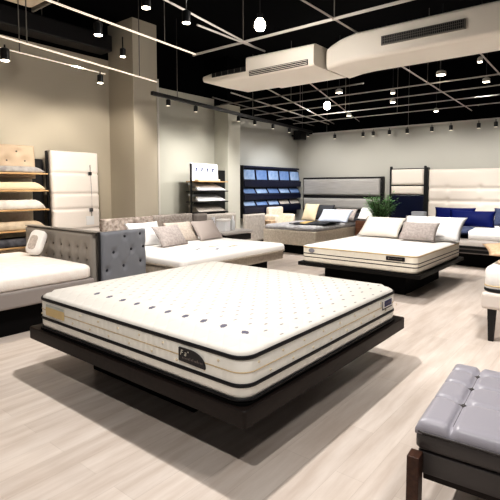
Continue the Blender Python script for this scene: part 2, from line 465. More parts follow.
M_letter2 = mat('badge_letter_dim', (128, 118, 112), .6)
bd = badge(mt, .205, .082, M_tape, (-MW/2 - .004, -.67, .158), (0, 0, R(-90)))
bd['label'] = 'black swept badge with pale lettering'
text_mesh('lettering', 'F a\u02c6', .043, M_letter, bd, (-.058, -.0046, .013), (R(90), 0, 0), .25)
strokes('small_lettering', bd, -.0046, -.075, .085, -.018, 14, .015, M_letter2)
b2 = badge(mt, .19, .07, M_white, (.76, -MD/2 - .004, .17), (0, 0, 0), 'rect')
b2['label'] = 'white badge with dark blue panel'
bm = NB(); add_box(bm, (.012, -.005, .002), (.135, .002, .045)); obj('blue_panel', bm, M_badgeblue, b2)
bm = NB(); add_box(bm, (-.09, -.005, -.006), (.008, .003, .066)); add_box(bm, (0, -.005, -.034), (.18, .002, .008)); obj('dark_edge', bm, M_tape, b2)
strokes('lettering', b2, -.0065, -.04, .06, -.004, 9, .014, M_letter2)
hn = obj('carry_handle', bx(-.125, .125, -.012, 0, -.04, .025, .006), mat('handle_band', (224, 200, 150), .6, bump=.3, scale=150), mt)
hn.location = (-MW/2 - .003, .76, .158); hn.rotation_euler = (0, 0, R(-90)); hn['label'] = 'yellow beige carry handle'
obj('handle_pocket', bx(-.125, .125, -.009, -.001, .018, .042, .004), mat('handle_pocket', (206, 206, 200), .4), hn)

# ------------------------------------------------------------------ second platform bed
b2x, b2y = 6.79, 2.84
pb = thing('platform_bed', 'black low platform base carrying the pillowed mattress at room centre', 'bed base', (b2x, b2y, 0))
platform(pb, 2.05, 1.82, .29, .34, -.72, .72, -.62, .62, mplat=mat('black_wood', (14, 13, 13), .5, spec=.2))
m2 = thing('mattress', 'white mattress with black badge and three pillows on low black platform', 'mattress', (b2x - .01, b2y, .34))
mattress(m2, 1.98, 1.72, .265, .09, M_white, M_border2, [], dome=.02)
for z, th in ((.135, .006), (.085, .006)): obj('piping', ring_tube(1.98, 1.72, .09, z, .003, th, 8, out=.001), M_black, m2, True)
obj('cord', ring_tube(1.98, 1.72, .09, .226, .004, .009, 8, out=.002), M_gold, m2, True)
bd = badge(m2, .25, .052, M_tape, (-.99 - .004, -.58, .182), (0, 0, R(-90)), 'rect')
bd['label'] = 'black badge'
strokes('lettering', bd, -.0046, -.07, .09, -.006, 12, .014, M_letter2)
bm = NB(); add_box(bm, (-.088, -.0045, 0), (.02, .001, .02), 0); obj('emblem', bm, M_letter2, bd)
em = obj('oval_badge', lathe(NB(), [(.05, 0), (.05, .003), (.042, .005)], 20), M_print, m2, True); em.scale = (1, .62, 1)
em.location = (-.993, .68, .18); em.rotation_euler = (R(90), 0, R(-90))

def pillow(name, label, w, h, t, m, loc, rz, lean, group=None, pw=.55, cat='pillow', pipe=None, roll=0):
    """local front = -Y ; lean tilts the top backwards (deg)"""
    o = obj(name, pillow_bm(w, h, t, pw=pw), m, None, True)
    o.location = loc; o.rotation_euler = Euler((R(-lean), R(roll), rz), 'XYZ')
    tag(o, label, cat, group)
    return o
FX = R(-90)   # facing world -x
G = 'pillows on the middle platform bed'
pillow('pillow', 'plump cream white pillow lying left of the grey pillow on middle bed', .72, .50, .17, M_creamfab if 0 else mat('warm_white_cotton', (248, 240, 230), .85, bump=.25, scale=14), (7.3, 3.18, .62), FX, 52, G)
pillow('pillow', 'large white pillow propped behind the small grey pillow on middle bed', .98, .52, .17, M_cotton, (7.4, 2.38, .62), FX, 48, G)
pillow('pillow', 'small grey mauve pillow leaning against the large white pillow on middle bed', .58, .36, .14, M_mauve, (7.13, 2.47, .625), FX, 42, G)

# ------------------------------------------------------------------ left bed with grey tufted headboard
LBX0, LBX1, LBY0, LBY1 = .1, 2.26, 3.6, 5.6
LBX0, LBX1, LBY0, LBY1 = .2, 2.84, 4.5, 6.22
lb = thing('upholstered_bed', 'grey upholstered bed base with black plinth at the left edge', 'bed', (0, 0, 0))
obj('base', bx(LBX0, LBX1, LBY0, LBY1, .28, .45, .025, 3), M_greybase, lb)
obj('plinth', bx(LBX0 + .2, LBX1 - .1, LBY0 + .1, LBY1 - .2, 0, .28, .01), M_platdark, lb)
hd_ = thing('headboard', 'grey tufted headboard with slate side panel standing at left bed', 'headboard', (0, 0, 0))
hw = 1.6
btn = [(-hw/2 + .16 + .185 * i, zz) for i in range(8) for zz in (.28, .42)]
hb = obj('headboard', tufted_bm(hw, .60, .10, btn, [], depth=.026, sig=.045, edge=.04, res=.026), M_greyhb, hd_, True)
hb.location = (2.98, 5.41, .335); hb.rotation_euler = (0, 0, FX)
add_buttons(hb, btn, -.077, M_greybtn, .014)
wbt = [(x_ * 1.2, z_ * 1.15 + .38) for x_, z_ in [(.0, .42), (.2, .43), (-.14, .27), (.08, .28), (-.22, .1), (-.02, .12), (.2, .14), (.24, .29)]]
wp = obj('wing_panel', tufted_bm(.66, .93, .07, wbt, [(wbt[a][0], wbt[a][1], wbt[c][0], wbt[c][1]) for a, c in ((0, 2), (0, 3), (1, 3), (2, 4), (2, 5), (3, 5), (3, 6), (7, 6), (1, 7))], depth=.026, sig=.04, ldepth=.006, lsig=.012, edge=.03, res=.02), M_slate, hd_, True)
wp['label'] = 'slate grey leather side panel with dark buttons'
wp.location = (3.27, 4.60, .01); wp.rotation_euler = (0, 0, R(5))
add_buttons(wp, wbt, -.048, M_slatebtn, .018)
obj('corner_post', bx(2.915, 2.94, 4.535, 4.56, .0, .945, .006), M_blackpanel, hd_)
obj('top_rail', bx(2.885, 2.985, 4.56, 6.21, .935, .946, .004), M_greyhb, hd_)
ml = thing('mattress', 'white quilted mattress on the grey bed at the left edge', 'mattress', ((LBX0+LBX1)/2 - .01, (LBY0+LBY1)/2, .45))
M_softquilt = woven_mat('soft_white_knit', (246, 236, 228), (250, 243, 236), 70, strength=.35)
obj('body', slab(LBX1 - LBX0, LBY1 - LBY0 - .02, .1, [(.02, 0), (0, .02), (0, .105), (.012, .13), (.045, .147), (.15, .158), (.4, .16)], 8), M_softquilt, ml, autosmooth=60)
cs = thing('cushion_sample', 'small rounded white cushion with grey mesh face leaning on grey headboard', 'cushion', (2.70, 5.58, .613), 0, None, (R(-22), R(6), R(-72)))
def rounded_pad(w, h, t, r=.06):
    rings = []
    for i, y in ((.025, 0), (.006, -.012), (0, -t*.4), (.006, -t + .012), (.02, -t)):
        rings.append([(x, y, z + h/2) for x, z in rrect(w - 2*i, h - 2*i, r, 6)])
    return loft(NB(), rings)
obj('shell', rounded_pad(.22, .31, .09, .075), M_white, cs, autosmooth=60)
p = obj('mesh_face', loft(NB(), [[(x - .012, -.089, z + .145) for x, z in rrect(.12, .18, .045, 6)], [(x - .012, -.094, z + .145) for x, z in rrect(.11, .17, .04, 6)]]), woven_mat('mesh_grey', (190, 178, 170), (212, 200, 192), 200), cs, autosmooth=40)

# ------------------------------------------------------------------ display stand at the left edge (tufted header and sample shelves)
st = thing('sample_stand', 'sample stand at left edge with cream tufted header and oak shelves', 'display stand', (0, 0, 0))
obj('back_panel', bx(2.3, 3.5, 6.88, 6.92, 0, 1.87, .004), M_blackpanel, st)
obj('side_board', bx(2.3, 3.27, 6.76, 6.88, 0, 1.62, .004), M_creamfab, st)
tb = [(-.32, .38), (-.02, .38), (.25, .38), (-.16, .25), (.11, .25), (.36, .25), (-.4, .25)]
hp = obj('header', tufted_bm(1.0, .47, .07, tb, [], depth=.032, sig=.055, edge=.025, res=.022), mat('header_cream', (206, 184, 160), .6, bump=.1, scale=150), st, True)
hp.location = (2.77, 6.70, 1.57); hp.rotation_euler = (R(-3), 0, 0)
add_buttons(hp, tb, -.042, M_greybtn, .013)
SZ = [1.625, 1.385, 1.12, .835, .61]
for z in SZ:
    obj('shelf', bx(2.25, 3.31, 6.36, 6.72, z, z + .022, .004), M_wood, st)
samp = [('grey quilted sample pad on the top oak shelf of left stand', woven_mat('sample_grey', (150, 146, 146), (182, 178, 176), 60), .085),
        ('cream sample pad on the second oak shelf of left stand', mat('sample_cream', (232, 214, 184), .8, bump=.2, scale=90), .11),
        ('fluffy pale sample pad on the third oak shelf of left stand', woven_mat('sample_fluffy', (214, 208, 202), (236, 230, 224), 40), .13),
        ('beige sample pad on the fourth oak shelf of left stand', woven_mat('sample_beige', (190, 172, 150), (212, 196, 174), 50), .12),
        ('charcoal sample pad on the lowest oak shelf of left stand', woven_mat('sample_charcoal', (58, 58, 64), (92, 92, 98), 50), .11)]
for (lab, m, h), z in zip(samp, SZ):
    s = thing('mattress_sample', lab, 'mattress sample', (2.75, 6.53, z + .022), 0, 'sample pads on the left stand')
    rings = []
    for i, zz, sh in ((.012, 0, .04), (0, .012, .035), (0, h*.45, 0), (.012, h*.8, -.04), (.03, h, -.07)):
        rings.append([(x * 1.0 + sh * (1 if x > 0 else 0), y + .01 * i, zz) for x, y in rrect(1.0 - 2*i, .30 - 2*i, .035, 5)])
    obj('pad', loft(NB(), rings), m, s, autosmooth=50)
    if h == .13: obj('edge_tape', bx(-.45, .40, .06, .07, h - .012, h + .004, .003), M_black, s)

# ------------------------------------------------------------------ white standing mattress panel
wp_ = thing('display_panel', 'tall white upholstered panel standing on end against the taupe wall', 'display panel', (3.93, 6.73, 0), 0, None, (R(-1.5), 0, 0))
hz = [.0, .40, .80, 1.12, 1.44, 2.0]
ln = [(-.41, z, .41, z) for z in (.78, 1.10, 1.34, 1.66)]
fp = obj('face', tufted_bm(.80, 2.0, .09, [], ln, ldepth=.028, lsig=.016, edge=.03, res=.02), mat('panel_white', (250, 242, 236), .5, bump=.08, scale=150), wp_, True)
obj('backing', bx(-.425, .405, 0, .05, 0, 2.0, .008), M_blackpanel, wp_)
for z in (1.66, 1.08):
    k = obj('latch', bx(.2, .26, -.115, -.085, z - .03, z + .03, .008), M_chrome, wp_)
    obj('latch_pin', tube(NB(), [(.235, -.105, z - .02), (.235, -.105, z + .14 if z > 1.2 else z - .1)], .005, 6), M_chrome, k, True)
obj('latch_cord', tube(NB(), [(.245, -.098, 1.64), (.25, -.1, 1.35), (.248, -.098, 1.1)], .003, 5), M_print, wp_, True)
obj('label_card', bx(.14, .28, -.096, -.09, .84, .98, .002), M_paper, wp_)

# ------------------------------------------------------------------ middle bed with long grey headboard
mb = thing('upholstered_bed', 'greige upholstered bed base with dark plinth in front of long grey headboard', 'bed', (0, 0, 0))
mh = thing('headboard', 'long low grey tufted headboard in sections along the left wall', 'headboard', (0, 0, 0))
hbA = obj('headboard', tufted_bm(.98, .93, .10, [], [(-.49, .89, .49, .89)], ldepth=.008, lsig=.01, edge=.03), M_paisley, mh, True); hbA.location = (4.5, 6.2, .03); hbA['label'] = 'paisley patterned section of headboard'
bb = [(-.3, .72), (0, .72), (.3, .72), (-.15, .58), (.15, .58), (-.3, .44), (.3, .44), (0, .44)]
hbB = obj('headboard', tufted_bm(.9, .94, .10, bb, [(-.45, .90, .45, .90)], depth=.018, sig=.035, ldepth=.008, lsig=.01, edge=.03, res=.024), M_greylinen, mh, True); hbB.location = (5.44, 6.2, .03)
add_buttons(hbB, bb, -.084, M_greybtn, .012)
hbC = obj('headboard_wing', tufted_bm(.33, .93, .12, [], [], edge=.03), mat('wing_grey', (128, 120, 114), .8, bump=.2, scale=160), mh, True); hbC.location = (6.06, 6.17, .03); hbC['label'] = 'darker grey wing of headboard'
hbD = obj('headboard', tufted_bm(.90, .90, .08, [(-.2, .7), (.2, .7)], [], depth=.01, sig=.03, edge=.03), M_lgrey, mh, True); hbD.location = (6.68, 6.2, .03); hbD['label'] = 'pale grey section of headboard behind nightstand'
obj('base', bx(3.86, 6.08, 4.22, 6.03, .3, .43, .02), M_greige, mb)
obj('plinth', bx(4.05, 5.95, 4.45, 6.0, 0, .3, .01), M_platdark, mb)
mm = thing('mattress', 'white mattress with flyers lying on it beside the left wall', 'mattress', (4.97, 5.10, .43))
obj('body', slab(2.24, 1.86, .09, [(.02, 0), (0, .02), (0, .075), (.015, .105), (.05, .12), (.2, .13), (.4, .132)], 8), M_white, mm, autosmooth=60)
obj('skirt_band', ring_tube(2.24, 1.86, .09, .015, .004, .014, 8), M_greige, mm, True)
GP = 'pillows along the long grey headboard'
pillow('pillow', 'white pillow, leftmost of the row against the long grey headboard', .62, .4, .15, M_cotton, (4.42, 5.52, .565), 0, 30, GP)
pillow('pillow', 'grey pillow in front of the white pillow at the long grey headboard', .58, .38, .15, M_mauve, (4.66, 5.2, .565), R(6), 38, GP, roll=0)
pillow('pillow', 'beige pillow between two grey pillows at the long grey headboard', .60, .38, .15, M_beigeP, (5.16, 5.52, .565), R(-2), 36, GP)
pillow('pillow', 'grey pillow, rightmost of the row against the long grey headboard', .60, .40, .15, mat('taupe_linen', (192, 180, 174), .85, bump=.3, scale=160), (5.62, 5.36, .565), R(4), 38, GP)
for i, (x, y, rz, w, lab) in enumerate(((4.62, 4.7, 20, .16, 'small printed flyer nearest the pillows on the wall-side mattress'), (4.98, 4.72, -12, .2, 'brown edged flyer in the middle of the wall-side mattress'), (4.78, 4.48, 35, .18, 'folded grey flyer near the front corner of the wall-side mattress'), (5.2, 4.55, 8, .2, 'tan flyer towards the right corner of the wall-side mattress'))):
    f = thing('flyer', lab, 'flyer', (x, y, .564), R(rz), 'flyers on the wall-side mattress')
    obj('sheet', bx(-w/2, w/2, -.05, .05, 0, .006, .001), M_paper, f)
    obj('printed_band', bx(-w/2 + .01, w/2 - .02, -.03, .01, .006, .0075), (M_print, M_gold, M_print, M_gold)[i], f)
# nightstand and its things
ns = thing('nightstand', 'pale grey nightstand with black drawer beside the long grey headboard', 'nightstand', (6.62, 5.82, 0))
obj('top', slab(.82, .5, .04, [(.01, .565), (0, .575), (0, .61), (.01, .62)], 6), mat('ns_top', (206, 200, 196), .5), ns, autosmooth=40)
obj('drawer', bx(-.36, .36, -.2, .22, .44, .55, .006), M_blackpanel, ns)
obj('pedestal', bx(-.2, .2, -.12, .2, .02, .44, .006), M_blackpanel, ns)
obj('foot', bx(-.3, .3, -.2, .22, 0, .02, .004), M_blackpanel, ns)
cd = thing('sign_card', 'white printed card standing behind the rightmost pillow near nightstand', 'sign', (6.08, 5.78, .62), R(25))
bm = NB(); add_box(bm, (0, 0, .14), (.2, .006, .28)); obj('card', bm, M_paper, cd)
obj('easel_foot', bx(-.08, .08, 0, .08, 0, .006, .001), M_paper, cd)
for zz in (.2, .14, .08): strokes('print', cd, -.004, -.07, .07, zz, 9, .016, M_print)
tbx = thing('tissue_box', 'white box on nightstand between card and bottle', 'box', (6.43, 5.85, .62), R(15))
obj('carton', bx(-.11, .11, -.1, .1, 0, .2, .012, 3), M_paper, tbx)
obj('lid', slab(.235, .215, .02, [(0, .19), (0, .215), (.02, .23)], 4), M_white, tbx, autosmooth=40)
bt = thing('spray_bottle', 'slim clear white bottle at the right side of nightstand', 'bottle', (6.70, 5.85, .62))
obj('bottle_body', lathe(NB(), [(.04, 0), (.045, .01), (.045, .16), (.03, .2), (.018, .21)], 16), M_glass, bt, autosmooth=50)
obj('cap', lathe(NB(), [(.02, .21), (.02, .27), (.012, .28)], 12), M_paper, bt, autosmooth=50)

# ------------------------------------------------------------------ second display stand (black, brochures)
s2 = thing('sample_stand', 'black sample stand with white poster and three shelves beside the column', 'display stand', (0, 0, 0))
obj('back_panel', bx(6.48, 7.38, 6.66, 6.7, 0, 1.80, .004), M_blackmetal, s2)
obj('side_post', bx(6.215, 6.235, 6.48, 6.52, 0, 1.9, .003), M_blackmetal, s2)
S2 = [1.565, 1.375, 1.165, .955]
for i, z in enumerate(S2): obj('shelf', bx(6.235, 7.08, 6.3, 6.66, z - .02, z, .003), M_wood if i == 0 else M_blackmetal, s2)
po = thing('poster', 'white poster board with four small blue marks topping the black stand', 'poster', (6.61, 6.52, 1.568), 0, None, (R(-4), 0, 0))
obj('board', bx(-.39, .39, -.02, 0, 0, .345, .004), M_paper, po)
for k in range(4):
    bm = NB(); x = -.23 + k * .155
    add_box(bm, (x, -.0215, .22), (.03, .003, .07)); add_box(bm, (x + .02, -.0215, .24), (.03, .003, .03)); add_box(bm, (x - .016, -.0215, .195), (.026, .003, .022))
    obj('mark', bm, M_blueprint, po)
bx_ = thing('brochure_strip', 'low cream strip lying on the oak shelf below the poster', 'strip', (6.6, 6.4, 1.566))
obj('strip', bx(-.33, .3, -.05, .05, 0, .035, .01), M_creamfab, bx_)
for i, (z, lab) in enumerate(zip(S2[1:], ('white sloping sample on the upper black shelf of the poster stand', 'white sloping sample on the middle black shelf of the poster stand', 'pale grey sloping sample on the lowest shelf of the poster stand'))):
    s = thing('sample_pad', lab, 'sample', (6.64, 6.32, z + .002), 0, 'sloping samples on the black stand')
    bm = NB(); n = 10; rows = []
    for j in range(n + 1):
        q = j / n; y = .01 + .30 * q; zz = .012 + .135 * math.sin(q * PI / 2); sh = -.05 * q
        rows.append([(-.37 + .0 * q, y, zz), (.40 - .16 * q, y, zz), (.40 - .16 * q, y + .012, max(0, zz - .03)), (-.37, y + .012, max(0, zz - .03))])
    loft(bm, rows); obj('pad', bm, M_paper if i < 2 else M_lgrey, s, autosmooth=50)
    obj('side_wedge', add_box(NB(), (-.34, .2, .05), (.06, .2, .1), .01), M_greige, s)

# ------------------------------------------------------------------ blue sample rack in the rear recess
rk = thing('blue_rack', 'navy wall rack of blue sample boards in the recess', 'display rack', (0, 0, 0))
RX0, RX1 = 8.2, 10.6
obj('back_panel', bx(RX0, RX1, 6.93, 6.99, .72, 1.95, .004), M_navyrack, rk)
obj('end_panel', bx(RX0 - .03, RX0, 6.82, 6.99, .72, 1.95, .004), M_blackmetal, rk)
for z0, z1 in ((1.46, 1.60), (1.15, 1.27), (.84, .98)): obj('ledge', bx(RX0, RX1, 6.80, 6.93, z0, z1, .006), M_navygloss, rk)
obj('top_rail', bx(RX0, RX1, 6.86, 6.93, 1.90, 1.95, .005), M_navyrack, rk)
rows = ['top', 'middle', 'bottom']; W = (RX1 - RX0) / 5
for r_, (zb, hh, lean) in enumerate(((1.60, .27, 8), (1.272, .18, 33), (.982, .17, 33))):
    for k in range(5):
        s = thing('sample_board', '%s blue sample board from the left in the %s row of navy rack' % (ORD[k], rows[r_]), 'sample board', (RX0 + W * (k + .5), 6.85 if r_ == 0 else 6.82, zb + .002), 0, 'blue sample boards', (R(-lean), 0, 0))
        obj('frame', bx(-W/2 + .012, W/2 - .012, -.012, .006, 0, hh, .004), M_navyrack, s)
        obj('face', bx(-W/2 + .035, W/2 - .035, -.018, -.012, .022, hh - .02, .002), (M_sky if (k + r_) % 2 else M_sky2) if not (r_ == 2 and k > 2) else M_lgrey, s)

# tufted grey chest/bench end
gt = thing('tufted_bench', 'grey diamond tufted bench back standing below the navy rack', 'bench', (8.2, 6.55, 0))
gb = [(-.24 + .12 * i + (.06 if j % 2 else 0), .1 + .11 * j) for j in range(5) for i in range(5) if -.3 < -.24 + .12 * i + (.06 if j % 2 else 0) < .32]
gl = []
for a in gb:
    for c in gb:
        if 0.05 < c[1] - a[1] < .12 and abs(abs(c[0] - a[0]) - .06) < .01: gl.append((a[0], a[1], c[0], c[1]))
gp = obj('back', tufted_bm(.72, .62, .09, gb, gl, depth=.016, sig=.02, ldepth=.008, lsig=.01, edge=.03, res=.018), M_lgrey, gt, True); gp.location = (0, 0, .22)
obj('base', bx(-.35, .35, -.06, .05, .12, .24, .01), M_platdark, gt)
for sx in (-1, 1): obj('leg', bx(sx*.3 - .025, sx*.3 + .025, -.05, .04, 0, .13, .004), M_blackmetal, gt)

# cream armchair
ac = thing('armchair', 'cream armchair in the corner behind the grey covered bed', 'armchair', (9.3, 6.6, 0))
obj('seat', bx(-.30, .30, -.22, .1, .12, .5, .04, 3), M_creamfab, ac)
obj('backrest', bx(-.3, .3, .07, .19, .12, .96, .04, 3), M_creamfab, ac)
obj('armrest', bx(-.42, -.27, -.22, .18, .1, .78, .05, 3), M_tan if 0 else M_creamfab, ac)
obj('armrest', bx(.27, .42, -.22, .18, .1, .78, .05, 3), M_creamfab, ac)
bk = obj('side_block', bx(-.60, -.42, -.2, .16, .1, .66, .02, 3), M_tan, ac)
for sx in (-1, 1):
    for sy in (-1, 1): obj('foot', bx(sx*.33 - .025, sx*.33 + .025, sy*.15 - .025, sy*.15 + .025, 0, .12, .004), M_blackmetal, ac)

# ------------------------------------------------------------------ grey covered bed with silver wall headboard
gbx0, gbx1, gby0, gby1 = 8.25, 10.4, 4.92, 6.3
gbd = thing('upholstered_bed', 'greige bed with dark under-frame below the silver wall headboard', 'bed', (0, 0, 0))
obj('base', bx(gbx0, gbx1, gby0, gby1, .2, .52, .03, 3), woven_mat('oat_cover', (206, 196, 180), (222, 212, 198), 150), gbd)
obj('plinth', bx(gbx0 + .15, gbx1 - .1, gby0 + .15, gby1 - .15, 0, .2, .01), M_platdark, gbd)
gm = thing('mattress', 'grey covered mattress carrying a cream and a pale blue pillow', 'mattress', ((gbx0+gbx1)/2, (gby0+gby1)/2, .52))
obj('body', slab(gbx1 - gbx0 - .02, gby1 - gby0 - .02, .08, [(.02, 0), (0, .02), (.0, .05), (.02, .08), (.07, .1), (.3, .105)], 7), M_greyquilt, gm, autosmooth=60)
shb = thing('wall_headboard', 'wide silver woven headboard in black frame on the right wall corner', 'headboard', (10.74, 5.64, 0), FX)
obj('frame', bx(-1.14, 1.14, -.06, 0, .55, 1.70, .006), M_blackpanel, shb)
pa = obj('upper_cushion', tufted_bm(2.18, .42, .05, [], [], edge=.04), M_silver, shb, True); pa.location = (-.03, -.055, 1.235)
pa = obj('lower_cushion', tufted_bm(2.18, .28, .06, [], [], edge=.06), M_silver, shb, True); pa.location = (-.03, -.055, .88)
obj('end_strip', bx(1.07, 1.14, -.09, -.05, .55, 1.69, .006), M_blackmetal, shb)
for zz in (1.32, 1.45, 1.58): 
    k = obj('knob', lathe(NB(), [(.012, 0), (.012, .012), (.006, .018)], 10), M_chrome, shb, True); k.location = (1.105, -.09, zz); k.rotation_euler = (R(90), 0, 0)
obj('rear_pad', bx(-1.1, 1.05, -.14, -.06, .55, .80, .03), M_dkgrey, shb)
GQ = 'pillows on the grey covered bed'
pillow('pillow', 'cream square pillow at the left of the grey covered bed', .46, .44, .15, mat('cream_pillow', (232, 214, 182), .85, bump=.2, scale=120), (9.68, 6.0, .63), R(-100), 22, GQ)
pillow('pillow', 'charcoal pillow tucked behind the cream square pillow', .5, .40, .14, M_dkgrey, (10.05, 5.78, .63), R(-84), 20, GQ)
pillow('pillow', 'wide pale blue white pillow in the middle of the grey covered bed', .82, .42, .16, M_ltblue, (9.6, 5.3, .63), FX, 48, GQ)
pillow('pillow', 'grey pillow behind the pale blue pillow on the grey covered bed', .6, .38, .15, M_mauve, (10.0, 5.24, .63), FX, 40, GQ)
# folded throw over the foot corner
def sheet(bm, fn, nu, nv, th):
    top = [[bm.verts.new(fn(i / nu, j / nv)) for i in range(nu + 1)] for j in range(nv + 1)]
    bot = [[bm.verts.new(tuple(Vector(fn(i / nu, j / nv)) - Vector((0, 0, th)))) for i in range(nu + 1)] for j in range(nv + 1)]
    for j in range(nv):
        for i in range(nu):
            bm.faces.new((top[j][i], top[j][i+1], top[j+1][i+1], top[j+1][i])); bm.faces.new((bot[j][i], bot[j+1][i], bot[j+1][i+1], bot[j][i+1]))
    for i in range(nu):
        bm.faces.new((top[0][i], bot[0][i], bot[0][i+1], top[0][i+1])); bm.faces.new((top[nv][i], top[nv][i+1], bot[nv][i+1], bot[nv][i]))
    for j in range(nv):
        bm.faces.new((top[j][0], top[j+1][0], bot[j+1][0], bot[j][0])); bm.faces.new((top[j][nu], bot[j][nu], bot[j+1][nu], top[j+1][nu]))
    return bm
def throw_fn(u, v):
    # u along the bed width (y), v along the length from beyond the foot edge
    y = 4.95 + .72 * u; s = v * .75
    x = 8.62 + s - .25 * u; z = .655 + .012 * math.sin(9 * u + 4 * v) + .02 * (1 - abs(2*v - 1))
    return (x, y, z)
th = thing('throw', 'charcoal throw with mustard stripe folded over the grey covered bed', 'throw')
obj('cloth', sheet(NB(), throw_fn, 24, 14, .02), M_dkgrey, th, True)
obj('mustard_stripe', sheet(NB(), lambda u, v: tuple(Vector(throw_fn(.56 + .16 * u, .05 + v * .9)) + Vector((0, 0, .006))), 8, 14, .004), M_mustard, th, True)

# nightstand + small white cushion, plant
n2 = thing('nightstand', 'walnut nightstand beside the plant and grey covered bed', 'nightstand', (10.2, 4.63, 0), FX)
obj('cabinet', bx(-.24, .24, -.25, .25, .12, .66, .008), M_brown, n2)
obj('drawer', bx(-.22, .22, -.268, -.25, .40, .62, .005), M_brown, n2)
obj('drawer', bx(-.22, .22, -.268, -.25, .16, .38, .005), M_brown, n2)
for sx in (-1, 1):
    for sy in (-1, 1): obj('leg', bx(sx*.2 - .02, sx*.2 + .02, sy*.2 - .02, sy*.2 + .02, 0, .12, .003), M_blackmetal, n2)
lc = thing('table_lamp', 'white wedge shaped shade lamp on the walnut nightstand', 'lamp', (10.2, 4.66, .66), FX)
obj('shade', loft(NB(), [[(x, y, z) for x, y in rrect(w_, d_, .03, 4)] for w_, d_, z in ((.40, .34, .05), (.39, .33, .07), (.26, .2, .29), (.24, .18, .30))]), M_cotton, lc, autosmooth=40)
obj('lamp_base', bx(-.17, .17, -.12, .12, 0, .05, .01), M_paper, lc)
pl = thing('potted_plant', 'bushy green plant in pale pot behind the middle bed pillows', 'plant', (9.72, 4.16, 0))
obj('pot', lathe(NB(), [(.13, 0), (.15, .02), (.19, .62), (.2, .66), (.18, .66), (.17, .6)], 24), M_pot, pl, autosmooth=40)
obj('soil', lathe(NB(), [(.168, .58), (.168, .62)], 20), M_soil, pl)
bmS = NB(); bmL = NB(); rnd = random.Random(3)
for k in range(70):
    a = rnd.uniform(0, 2*PI); L_ = rnd.uniform(.4, .80); sp = rnd.uniform(.05, .33)
    pts = [(.05*math.cos(a), .05*math.sin(a), .62)]
    for q in (.35, .7, 1.0): pts.append(((.05 + sp * q**1.4) * math.cos(a), (.05 + sp * q**1.4) * math.sin(a), .62 + L_ * q * (1 - .12*q)))
    tube(bmS, pts, [.006, .005, .004, .002], 5)
    for j in range(17):
        q = .25 + .75 * j / 16; i = min(2, int(q * 3)); f = q * 3 - i if i < 3 else 0
        p0 = Vector(pts[min(i, 3)]); p1 = Vector(pts[min(i + 1, 3)]); p = p0.lerp(p1, min(1, max(0, f)))
        la = a + rnd.uniform(-1.7, 1.7); d = Vector((math.cos(la), math.sin(la), rnd.uniform(-.2, .6))).normalized(); sd = d.cross(Vector((0, 0, 1))).normalized() * .019
        ln_ = rnd.uniform(.07, .12)
        v = [bmL.verts.new(p), bmL.verts.new(p + d*ln_*.45 + sd), bmL.verts.new(p + d*ln_ + Vector((0, 0, -.01))), bmL.verts.new(p + d*ln_*.45 - sd)]
        bmL.faces.new(v)
obj('stems', bmS, M_stem, pl, True)
lf = obj('leaves', bmL, M_leaf, pl); lf['kind'] = 'stuff'

# ------------------------------------------------------------------ slim cream and navy wall panel
sl = thing('wall_panel', 'slim black framed panel, cream above navy, left of the tufted headboard', 'display panel', (10.7, 3.91, 0), FX)
obj('frame', bx(-.40, .40, -.05, 0, .0, 1.88, .004), M_blackmetal, sl)
for s_ in (-1, 1): obj('post', bx(s_*.40 - .02, s_*.40 + .02, -.08, 0, 0, 1.93 if s_ > 0 else 1.93, .005), M_blackmetal, sl)
pa = obj('cream_cushion', tufted_bm(.76, .36, .05, [], [], edge=.03), M_offwhite, sl, True); pa.location = (0, -.045, 1.50)
pa = obj('cream_cushion', tufted_bm(.76, .19, .05, [], [], edge=.03), M_offwhite, sl, True); pa.location = (0, -.045, 1.28)
pa = obj('navy_panel', bx(-.38, .38, -.075, -.05, .68, 1.255, .006), M_navygloss, sl)
pa['label'] = 'glossy navy lower panel'
bxn = thing('box', 'small pale box on the floor stand before the navy panel', 'box', (10.42, 3.55, 0), FX)
obj('box_body', bx(-.14, .14, -.1, .1, .72, .90, .008), M_print if 0 else mat('pale_box', (180, 184, 192), .6), bxn)
obj('box_stand', bx(-.16, .16, -.12, .12, 0, .72, .006), M_platdark, bxn)

# ------------------------------------------------------------------ ivory tufted headboard and white bed with navy pillows
iv = thing('tufted_headboard', 'tall wide ivory tufted headboard with black edge on the right wall', 'headboard', (10.7, 2.02, 0), FX)
IW = 2.8
puck = [(-IW/2 + .42 + .66 * i, z) for i in range(4) for z in (.78, 1.06)]
lnI = [(-IW/2, z, IW/2, z) for z in (.78, 1.06)] + [(-IW/2 + .42 + .66 * i, .1, -IW/2 + .42 + .66 * i, 1.06) for i in range(4)]
pa = obj('cushion', tufted_bm(IW, 1.48, .13, puck, lnI[:2], depth=.05, sig=.06, ldepth=.035, lsig=.025, edge=.05, res=.03), M_offwhite, iv, True); pa.location = (0, 0, .36)
obj('edge_post', bx(-IW/2 - .055, -IW/2 - .005, -.14, 0, 0, 1.89, .005), M_blackmetal, iv)
obj('edge_post', bx(IW/2 + .005, IW/2 + .055, -.14, 0, 0, 1.89, .005), M_blackmetal, iv)
obj('lower_board', bx(-IW/2, IW/2, -.12, 0, 0, .36, .005), M_platdark, iv)
vb = thing('slatted_bed', 'black slatted low bed frame under the white mattress with navy pillows', 'bed', (0, 0, 0))
vx0, vx1, vy0, vy1 = 8.75, 10.5, .95, 3.05
obj('top_slat', bx(vx0, vx1, vy0, vy1, .36, .405, .006), M_blackmetal, vb)
obj('light_slat', bx(vx0 + .02, vx1, vy0 + .02, vy1 - .02, .335, .36, .004), M_greybase, vb)
obj('middle_slat', bx(vx0, vx1, vy0, vy1, .285, .335, .006), M_blackmetal, vb)
obj('light_slat', bx(vx0 + .02, vx1, vy0 + .02, vy1 - .02, .265, .285, .004), M_greybase, vb)
